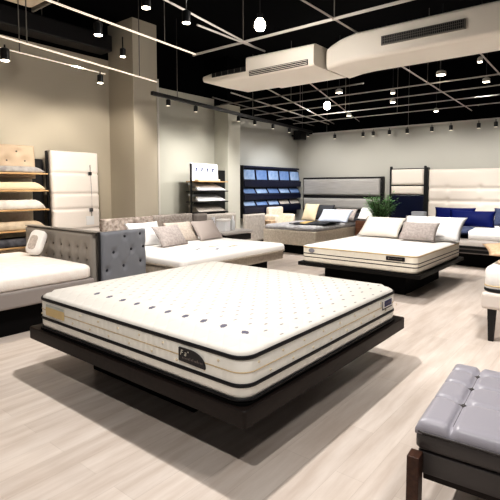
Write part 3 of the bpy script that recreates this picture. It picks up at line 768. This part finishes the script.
obj('plinth', bx(vx0 + .3, vx1, vy0 + .25, vy1 - .25, 0, .265, .006), M_platdark, vb)
vm_ = thing('mattress', 'white mattress with grey lower border, bearing navy pillows', 'mattress', ((vx0+vx1)/2, (vy0+vy1)/2, .405))
obj('body', slab(vx1 - vx0, vy1 - vy0, .06, [(.01, 0), (0, .02), (0, .11), (.008, .12)], 6), M_lgrey if 0 else mat('shell_grey', (222, 216, 212), .8), vm_, autosmooth=50)
obj('topper', slab(vx1 - vx0 + .03, vy1 - vy0 + .03, .07, [(.01, .12), (0, .13), (0, .2), (.02, .23), (.08, .25), (.3, .255)], 6), M_cotton, vm_, autosmooth=50)
GV = 'pillows on the bed below the ivory headboard'
pillow('pillow', 'wide navy velvet pillow in front on the bed below the ivory headboard', .84, .36, .17, M_navy, (9.72, 2.3, .67), R(-84), 30, GV)
pillow('pillow', 'navy pillow half hidden behind the wide navy velvet pillow', .82, .36, .16, mat('deep_navy', (6, 19, 80), .6, spec=.1, bump=.1, scale=100), (10.22, 2.76, .67), FX, 16, GV)
pillow('pillow', 'white pillow right of the wide navy pillow', .7, .42, .16, M_cotton, (9.74, 1.46, .67), FX, 45, GV)
pillow('pillow', 'slate blue pillow at far right below the ivory headboard', .62, .38, .16, M_navydull, (10.28, 1.72, .67), FX, 22, GV)
def navy_throw(u, v):
    y = 2.1 + .36 * u ; s = v * 1.1
    if s < .12: return (vx0 - .03, y, .55 + s)
    return (vx0 - .03 + (s - .12), y + .12 * v, .672 + .01 * math.sin(8 * u + 5 * v))
nt_ = obj('throw', sheet(NB(), navy_throw, 12, 24, .012), M_navydull, None, True)
tag(nt_, 'slate navy throw hanging over the foot corner of the white bed', 'throw')

# ------------------------------------------------------------------ bed on dark legs at right edge
rb = thing('legged_bed', 'pale bed on dark tapered legs at the right edge', 'bed', (4.68, 1.0, 0))
obj('base', bx(0, 1.95, -1.6, 0, .31, .47, .03, 3), mat('pale_base', (222, 212, 204), .7, bump=.1, scale=160), rb)
for x in (.075, 1.86):
    for y in (-.085, -1.5):
        obj('leg', loft(NB(), [[(x + sx*s_, y + sy*s_, z) for sx, sy in ((1, 1), (-1, 1), (-1, -1), (1, -1))] for s_, z in ((.022, 0), (.034, .31))]), M_blackmetal, rb)
rm = thing('mattress', 'white mattress with dark lower tape on the legged bed at right edge', 'mattress', (4.68 + .97, .2, .47))
obj('body', slab(1.9, 1.58, .09, [(.02, 0), (0, .02), (0, .19), (.015, .225), (.06, .25), (.3, .262)], 8), M_white, rm, autosmooth=60)
obj('piping', ring_tube(1.9, 1.58, .09, .022, .004, .014, 8), M_black, rm, True)
obj('cord', ring_tube(1.9, 1.58, .09, .06, .003, .006, 8), M_gold, rm, True)
pillow('cushion', 'tan cushion lying on the legged bed at right edge', .6, .5, .11, M_tan, (4.88, .68, .805), R(-70), 84, None, cat='cushion')
tb_ = thing('blanket', 'folded tan blanket under the tan cushion on the legged bed', 'blanket', (5.07, .6, .73))
obj('fold', slab(.62, .6, .06, [(.02, 0), (0, .012), (.01, .03)], 5), mat('blanket_tan', (206, 182, 160), .85, bump=.3, scale=140), tb_, autosmooth=50)

# ------------------------------------------------------------------ ottoman bench, front right
M_ottoleg = grain_mat('ottoman_leg_wood', (58, 38, 30), (78, 52, 40), .4)
ot = thing('ottoman_bench', 'grey tufted leather ottoman bench with dark wooden frame in right corner', 'ottoman', (2.37, .08, 0), R(4))
OW, OD = .80, 1.2
us = [OD/2 - q for q in (.14, .41, .68, .95)]; vs_ = [OW/2 - q for q in (.29, .50, .68)]
obt = [(u, v + OW/2) for u in us for v in vs_]
oln = [(u, 0, u, OW) for u in us] + [(-OD/2, v + OW/2, OD/2, v + OW/2) for v in vs_]
cu = obj('tufted_top', tufted_bm(OD, OW, .065, obt, oln, depth=.04, sig=.03, ldepth=.024, lsig=.011, edge=.05, res=.010), M_otto, ot, True)
# local: width X, height Z, front -Y  -> lay flat: front up
cu.rotation_euler = (R(-90), 0, R(90)); cu.location = (OW/2, 0, .40)
add_buttons(cu, obt, -.038, M_otto2, .012)
for k_, (x0_, z0_, x1_, z1_) in enumerate(oln):
    P_ = [Vector((OW/2 - z0_, x0_, 0)), Vector((OW/2 - z1_, x1_, 0))]; D_ = P_[1] - P_[0]; n_ = D_.normalized()
    pp = [P_[0] + n_ * .02 + Vector((0, 0, .418)), P_[0] + n_ * .06 + Vector((0, 0, .4395)), P_[1] - n_ * .06 + Vector((0, 0, .4395)), P_[1] - n_ * .02 + Vector((0, 0, .418))]
    obj('seam', tube(NB(), pp, .0035, 6), M_otto2, ot, True)
obj('cushion_band', slab(OW, OD, .03, [(.012, .33), (0, .342), (0, .405), (.004, .412)], 6), M_otto2, ot, autosmooth=50)
obj('piping', ring_tube(OW, OD, .03, .41, .004, .005, 6), M_otto2, ot, True)
obj('apron', slab(OW - .02, OD - .02, .02, [(.004, .225), (0, .23), (0, .318), (.01, .325)], 5), M_otto2, ot, autosmooth=50)
for sx in (-1, 1):
    for sy in (-1, 1):
        obj('leg', bx(sx*OW/2 - .035 + sx*.03, sx*OW/2 + .035 + sx*.03, sy*(OD/2 - .01) - .025, sy*(OD/2 - .01) + .025, 0, .325, .004), M_ottoleg, ot)
    obj('rail', bx(sx*(OW/2 - .05) - .02, sx*(OW/2 - .05) + .02, -OD/2 + .03, OD/2 - .03, .19, .226, .004), M_plat, ot)

# ------------------------------------------------------------------ ceiling: ducts, grid, rails, lamps
dc = thing('air_duct', 'long cream ceiling duct with slot vents crossing the room', 'duct', (0, 0, 0))
def prism(pts, y0, y1, m, name, parent):   # profile in x,z extruded along y
    return obj(name, loft(NB(), [[(x, y0, z) for x, z in pts], [(x, y1, z) for x, z in pts]]), m, parent)
def rprof(x0, x1, z0, z1, r=.1, n=5):
    return [(x + (x0+x1)/2, z + (z0+z1)/2) for x, z in rrect(x1-x0, z1-z0, r, n)]
main = obj('main_duct', loft(NB(), [[(x, y, z) for x, z in rprof(5.27, 5.95, 2.985, 3.33, .05)] for y in (-6, 2.62)] + [[(x, y, z) for x, z in rprof(5.25, 5.93, z0, z1, .05)] for y, z0, z1 in ((2.8, 2.97, 3.29), (2.93, 2.95, 3.24), (3.0, 2.94, 3.2))]), M_ducts, dc, autosmooth=40)
obj('vent_frame', bx(5.245, 5.28, 1.36, 2.28, 3.10, 3.205, .004), M_graybar, dc)
obj('vent_opening', bx(5.240, 5.246, 1.375, 2.265, 3.112, 3.193), M_blackmetal, dc)
bm = NB()
for k in range(44): add_box(bm, (5.239, 1.385 + k * .0202, 3.152), (.004, .004, .08))
for zz in (3.14, 3.166): add_box(bm, (5.238, 1.82, zz), (.004, .88, .004))
obj('vent_fins', bm, M_graybar, dc)
ac_ = thing('ceiling_cassette', 'white slim ceiling air unit with slotted grille at the duct end', 'air conditioner', (0, 0, 0))
obj('casing', loft(NB(), [[(x, y, z) for x, z in rprof(5.0, 5.9, z0, z1, .05)] for y, z0, z1 in ((3.04, 2.95, 3.22), (4.12, 2.95, 3.24))]), M_ducts, ac_, autosmooth=40)
obj('end_casing', loft(NB(), [[(x, y, z) for x, z in rprof(x0, x1, z0, z1, .04)] for y, x0, x1, z0, z1 in ((4.12, 5.05, 5.9, 2.97, 3.12), (4.8, 5.03, 5.92, 2.98, 3.13), (5.05, 5.1, 5.7, 3.04, 3.13))]), M_ducts, ac_, autosmooth=40)
obj('grille', bx(4.994, 5.004, 3.12, 4.06, 2.965, 3.035, .002), M_blackmetal, ac_)
bm = NB()
for k in range(3): add_box(bm, (4.992, 3.59, 2.978 + k * .022), (.006, .92, .006))
obj('grille_louvre', bm, M_ducts, ac_)
gr = obj('end_grille', bx(5.012, 5.06, 4.16, 4.78, 3.055, 3.115, .003), M_blackmetal, ac_)
bm = NB()
for k in range(5): add_box(bm, (5.011, 4.22 + .12 * k, 3.085), (.006, .01, .05))
obj('end_grille_bar', bm, M_graybar, ac_)

# suspended grid of thin bars at z = 3.3
GZ = 3.36
n_trim = 2
struct('trim_%d' % n_trim, bx(4.788, 4.812, -5.5, 4.95, GZ - .014, GZ + .014), M_grid); n_trim += 1
for x0, y0, x1, y1 in ((2.9, 3.68, 5.1, 4.02), (3.7, 2.64, 5.6, 2.66), (3.95, 4.0, 5.3, 4.02)):
    struct('trim_%d' % n_trim, tube(NB(), [(x0, y0, GZ), (x1, y1, GZ)], .014, 4), M_grid); n_trim += 1
# lower grid beyond the duct
GF = 3.05
for x, y1 in ((7.42, 6.3), (8.2, 6.5), (9.05, 6.5), (9.9, 6.6)): struct('trim_%d' % n_trim, bx(x - .011, x + .011, -5.5, y1, GF - .009, GF + .009), M_grid); n_trim += 1
struct('trim_%d' % n_trim, bx(6.74, 6.76, 3.2, 6.2, GF - .01, GF + .01), M_graybar); n_trim += 1
for x0, y0, x1, y1, m_ in ((6.0, 4.62, XR, 5.9, M_grid), (6.0, 3.82, XR, 5.2, M_grid), (6.1, 5.36, XR, 6.05, M_grid), (6.0, 2.4, XR, 2.6, M_grid), (6.0, 1.43, XR, 1.55, M_grid), (6.2, 5.9, XR, 6.5, M_graybar)):
    struct('trim_%d' % n_trim, tube(NB(), [(x0, y0, GF + .03), (x1, y1, GF + .03)], .014, 4), m_); n_trim += 1
for x, y, z in ((4.8, 4.0, GZ), (4.8, 2.65, GZ), (8.2, 5.3, GF), (8.2, 2.5, GF), (9.05, 4.7, GF), (9.05, 1.5, GF), (9.9, 3.9, GF), (7.42, 5.0, GF), (7.42, 2.45, GF)):
    struct('trim_%d' % n_trim, tube(NB(), [(x, y, z), (x, y, 4.2)], .007, 5), M_graybar); n_trim += 1

# big dark trunk and grey duct high over left wall
d2 = thing('cable_trunk', 'dark horizontal cable trunk high along the left wall', 'duct', (0, 0, 0))
obj('trunk', bx(-1.5, 4.6, 6.62, 6.95, 3.66, 3.92, .02), M_blackpanel, d2)
for x in (-.5, 1.5, 3.5): obj('hanger', tube(NB(), [(x, 6.78, 3.9), (x, 6.78, 4.2)], .01, 6), M_graybar, d2, True)
d3 = thing('round_duct', 'grey ceiling duct stub in the upper left corner', 'duct', (0, 0, 0))
obj('pipe', bx(.5, 2.85, 5.35, 5.75, 3.62, 3.80, .06, 3), mat('duct_beige', (214, 200, 180), .5), d3)
for x in (1.0, 2.4): obj('hanger', tube(NB(), [(x, 5.55, 3.78), (x, 5.55, 4.2)], .01, 6), M_graybar, d3, True)
obj('end_flange', bx(2.85, 2.88, 5.32, 5.78, 3.6, 3.82, .01), M_graybar, d3)

# track rails
def rail(name, label, p0, p1, m, rad=.014, lit=False, drop=(.25, .75)):
    t = thing(name, label, 'light rail', (0, 0, 0))
    d = Vector(p1) - Vector(p0); L_ = d.length
    o = obj('bar', add_box(NB(), (L_/2, 0, 0), (L_, rad*2, rad*2), .003), m, t); o.location = p0; o.rotation_euler = (0, -math.asin(d.z / L_), math.atan2(d.y, d.x))
    for q in drop:
        p = Vector(p0) + d * q
        obj('hanger', tube(NB(), [tuple(p), (p.x, p.y, 4.2)], .006, 6), M_graybar, t, True)
    return t
rail('lit_rail', 'upper lit white rail hanging along the taupe left wall', (.9, 4.55, 2.9), (4.24, 5.09, 2.9), M_strip, .008, drop=(.42, .9))
rail('lit_rail', 'shorter lit rail just below and behind the upper wall rail', (1.2, 4.9, 2.86), (3.53, 5.25, 2.9), M_strip, .006, drop=(.5,))
rail('ceiling_rail', 'bright ceiling rail running diagonally from the top left', (1.6, 4.45, 3.3), (4.65, 4.74, 3.3), M_strip, .010, drop=(.3, .8))
rail('track_rail', 'dark track rail with spotlights along the rear left wall', (4.68, 5.74, 2.9), (10.6, 6.47, 2.9), M_blackpanel, .028, drop=(.1, .5, .9))
rail('track_rail', 'long white track rail with spotlights along the right wall', (10.52, -2.0, 2.84), (10.52, 6.4, 2.84), M_grid, .014, drop=(.2, .45, .7, .95))

# spot fixture
def spot(label, loc, size=1.0, tilt=0, rz=0, group=None, drop=.06, top=None, cat='spotlight', lens=None):
    """loc = lens centre; can hangs on a stem up to the rail"""
    t = thing('track_spotlight', label, cat, loc, 0, group)
    r = .045 * size; h = .115 * size
    can = obj('can', lathe(NB(), [(r*.98, .002), (r, .006), (r, h), (r*.55, h + .012)], 16), M_blackmetal, t, autosmooth=40)
    can.rotation_euler = (R(tilt), 0, rz)
    obj('lens', lathe(NB(), [(r*.86, -.003), (r*.9, .004)], 16), lens or M_lens, can)
    obj('stem', tube(NB(), [(0, 0, h), (0, 0, (top - loc[2]) if top else h + drop)], .008, 6), M_blackmetal, t, True)
    return t
# rear-left rail
def on_rail(x, z=2.72): return (x, 5.74 + (x - 4.68) * .1233, z)
for k, x in enumerate((5.05, 5.75, 7.1, 7.72, 8.5, 9.3, 10.35)):
    spot('black track spotlight on the rear left wall rail, %s from the column' % ORD[k], on_rail(x, 2.76), .8, 0, 0, 'spotlights on the rear left rail', top=2.9, lens=M_dim)
ys = [5.75, 4.98, 4.72, 4.32, 3.9, 3.35, 2.95, 2.4, 2.08]
for k, y in enumerate(ys):
    spot('black track spotlight on the right wall rail, %s from the room corner' % ORD[k], (10.52, y, 2.67), .85, 0, 0, 'spotlights on the right rail', top=2.84, lens=M_dim)
# ceiling spots
L1 = [('round spotlight under the bright diagonal rail, nearest the top left', (3.0, 4.58, 3.12), 1.1), ('small spotlight pair member beside taupe column, under diagonal rail', (3.55, 4.9, 3.06), .8),
      ('large bright spotlight at top left of the ceiling', (2.89, 3.61, 3.15), 1.0), ('bright spotlight under grid bar near top centre-left', (3.41, 3.61, 3.15), 1.0),
      ('small spotlight at end of the taupe wall lit rail', (3.42, 5.2, 2.76), .8), ('spotlight at left edge on the taupe wall lit rail', (2.17, 4.98, 2.74), 1.0)]
for lab, loc, s in L1: spot(lab, loc, s, 0, 0, None, top=(2.9 if loc[2] < 2.8 else (3.3 if loc[1] > 4.4 else 4.2)))
def bulb(label, loc, r=.05):
    t = thing('pendant_bulb', label, 'pendant lamp', loc)
    obj('glass', lathe(NB(), [(r*.2, -r*1.25), (r*.7, -r*1.05), (r, -r*.4), (r*.85, r*.3), (r*.45, r*.9)], 16), M_bulb, t, True)
    obj('socket', lathe(NB(), [(r*.5, r*.85), (r*.5, r*1.7), (r*.2, r*1.8)], 12), M_blackmetal, t, autosmooth=40)
    obj('cord', tube(NB(), [(0, 0, r*1.7), (0, 0, 4.2 - loc[2])], .004, 5), M_blackmetal, t, True)
bulb('bright bare pendant bulb near the top centre of the ceiling', (3.91, 3.03, 3.15), .06)
bulb('pendant bulb beyond the air unit, under the ceiling grid', (8.57, 4.87, 3.15), .075)
def disc(label, loc, r=.09):
    r *= .72
    t = thing('ceiling_downlight', label, 'downlight', loc, 0, 'downlights beyond the duct')
    obj('housing', lathe(NB(), [(r, 0), (r, .05), (r*.5, .07)], 18), M_whitepaint, t, autosmooth=40)
    obj('lens', lathe(NB(), [(r*.85, -.004), (r*.85, .002)], 18), M_lens, t)
    obj('stem', tube(NB(), [(0, 0, .06), (0, 0, 4.2 - loc[2])], .006, 5), M_blackmetal, t, True)
for lab, loc, r in (('round downlight just beyond the cream duct', (7.39, 2.24, 3.15), .1), ('small downlight near the right end of duct', (6.96, 1.6, 3.15), .05), ('round downlight at the right edge of the ceiling', (8.33, 1.81, 3.15), .08),
                    ('upper downlight of the stacked pair in the grid', (8.5, 3.44, 3.2), .06), ('lower downlight of the stacked pair in the grid', (9.15, 3.70, 3.15), .08), ('flat downlight left of the pendant bulb line', (7.7, 4.13, 3.17), .09),
                    ('small downlight above the right wall rail corner side', (10.2, 5.2, 3.15), .08), ('faint downlight above the right wall rail middle', (10.2, 3.17, 3.05), .07)):
    disc(lab, loc, r)
sb = thing('wall_speaker', 'small black box mounted high in the room corner', 'speaker', (10.45, 6.75, 2.70))
obj('cabinet', bx(-.13, .13, -.12, .12, 0, .24, .012), M_blackmetal, sb)
obj('bracket', bx(-.03, .03, .12, .25, .1, .14, .004), M_blackmetal, sb)
obj('grille', bx(-.11, .11, -.128, -.12, .02, .22, .004), M_blackpanel, sb)

# ------------------------------------------------------------------ lights
def spotl(loc, tgt, power, ang=70, blend=.6, size=.06, col=(1, .93, .84)):
    l = bpy.data.lights.new('spot', 'SPOT'); l.energy = power; l.spot_size = R(ang); l.spot_blend = blend; l.shadow_soft_size = size; l.color = col
    o = bpy.data.objects.new('spot', l); C.objects.link(o); o.location = loc
    o.rotation_euler = (Vector(tgt) - Vector(loc)).to_track_quat('-Z', 'Y').to_euler(); return o
def areal(loc, tgt, power, sx, sy, col=(1, .96, .9)):
    l = bpy.data.lights.new('area', 'AREA'); l.shape = 'RECTANGLE'; l.size = sx; l.size_y = sy; l.energy = power; l.color = col
    o = bpy.data.objects.new('area', l); C.objects.link(o); o.location = loc
    o.rotation_euler = (Vector(tgt) - Vector(loc)).to_track_quat('-Z', 'Y').to_euler(); return o
WARM = (1, .91, .79); NEUT = (1, .96, .91)
# wall washers, and added spots for the displays
for x, p in ((1.0, 40), (2.2, 62), (3.1, 90), (4.2, 70)): spotl((x, 5.1, 2.92), (x + .1, 6.95, 1.35), p, 82, .5, .04, WARM)
for x, p in ((5.9, 70), (6.8, 60)): spotl((x, 5.5, 2.75), (x + .1, 6.95, 1.4), p, 84, .8, .05, NEUT)
spotl((6.2, 4.4, 2.75), (6.7, 6.3, 1.1), 100, 58, .8, .05, NEUT)  # added front spot to brighten the poster stand, no fixture here
spotl((8.6, 5.0, 2.75), (9.4, 6.9, 1.4), 70, 60, .8, .05, (.95, .97, 1))  # added front spot to brighten the blue boards
for x, p in ((8.5, 40), (9.6, 40)): spotl((x, 5.6, 2.75), (x, 6.98, 1.3), p, 90, .9, .05, (.95, .97, 1))
for y in (6.0, 4.6, 3.2, 1.8, .4): spotl((9.2, y, 2.8), (10.7, y, 1.3), 70, 100, 1, .05, NEUT)
# overhead pools on the beds and floor, with some added fill spots
spotl((2.45, 2.3, 3.9), (2.45, 2.3, 0), 390, 125, .6, .05, NEUT)
spotl((-.2, .7, 3.9), (1.9, 2.1, .3), 230, 70, .9, .08, NEUT)  # added slanted fill for the sides of the foreground mattress
spotl((6.6, 2.85, 3.9), (6.7, 2.8, 0), 380, 75, .8, .12, NEUT)
spotl((1.6, 5.1, 3.9), (1.6, 5.3, 0), 200, 58, .8, .15, WARM)
spotl((4.5, 5.3, 3.1), (4.8, 5.0, 0), 220, 80, .8, .15, NEUT)
spotl((8.4, 5.2, 3.2), (9.0, 5.4, 0), 260, 80, .8, .15, NEUT)
spotl((8.8, 2.0, 3.2), (9.4, 2.0, 0), 240, 80, .8, .15, NEUT)
spotl((3.9, .5, 3.9), (5.0, .5, 0), 330, 64, .8, .15, NEUT)
spotl((2.5, -.7, 3.9), (2.45, .5, .2), 150, 62, .9, .2, NEUT)
spotl((-1.2, 3.4, 3.9), (-1.0, 3.6, 0), 110, 62, .9, .15, WARM)
spotl((6.2, 6.0, 3.1), (8.5, 5.7, .4), 170, 60, .8, .08, NEUT)  # added to light the near faces of the grey covered bed
spotl((6.6, 1.9, 3.25), (9.0, 2.0, .5), 170, 52, .9, .08, NEUT)  # added to lift the foot of the bed with navy pillows
# the two bare bulbs
for p, e in (((3.91, 3.03, 3.06), 45), ((8.57, 4.87, 3.04), 20)):
    l = bpy.data.lights.new('bulb', 'POINT'); l.energy = e; l.shadow_soft_size = .04; l.color = NEUT
    o = bpy.data.objects.new('bulb_light', l); C.objects.link(o); o.location = p
# added soft fill light from behind the camera
areal((-2.6, -2.6, 3.6), (3.5, 2.5, .4), 30, 5, 2.6, (1, .97, .94))

w = bpy.data.worlds.new('World'); bpy.context.scene.world = w; w.use_nodes = True
bg = w.node_tree.nodes['Background']; bg.inputs['Color'].default_value = (1, .97, .93, 1); bg.inputs['Strength'].default_value = .05

# ------------------------------------------------------------------ camera
cam = bpy.data.cameras.new('camera'); co = bpy.data.objects.new('camera', cam); C.objects.link(co)
co.location = (0, 0, 1.45)
yaw = math.atan2(373, 461)
co.rotation_euler = (R(90 - 4), 0, yaw - PI/2)
cam.sensor_width = 36; cam.lens = 36 * 461 / 500; cam.shift_y = -30.8 / 500; cam.clip_start = .05
sc = bpy.context.scene; sc.camera = co
sc.view_settings.view_transform = 'Standard'; sc.view_settings.look = 'Medium High Contrast'; sc.view_settings.exposure = 0.22
sc.cycles.max_bounces = 8; sc.cycles.diffuse_bounces = 2
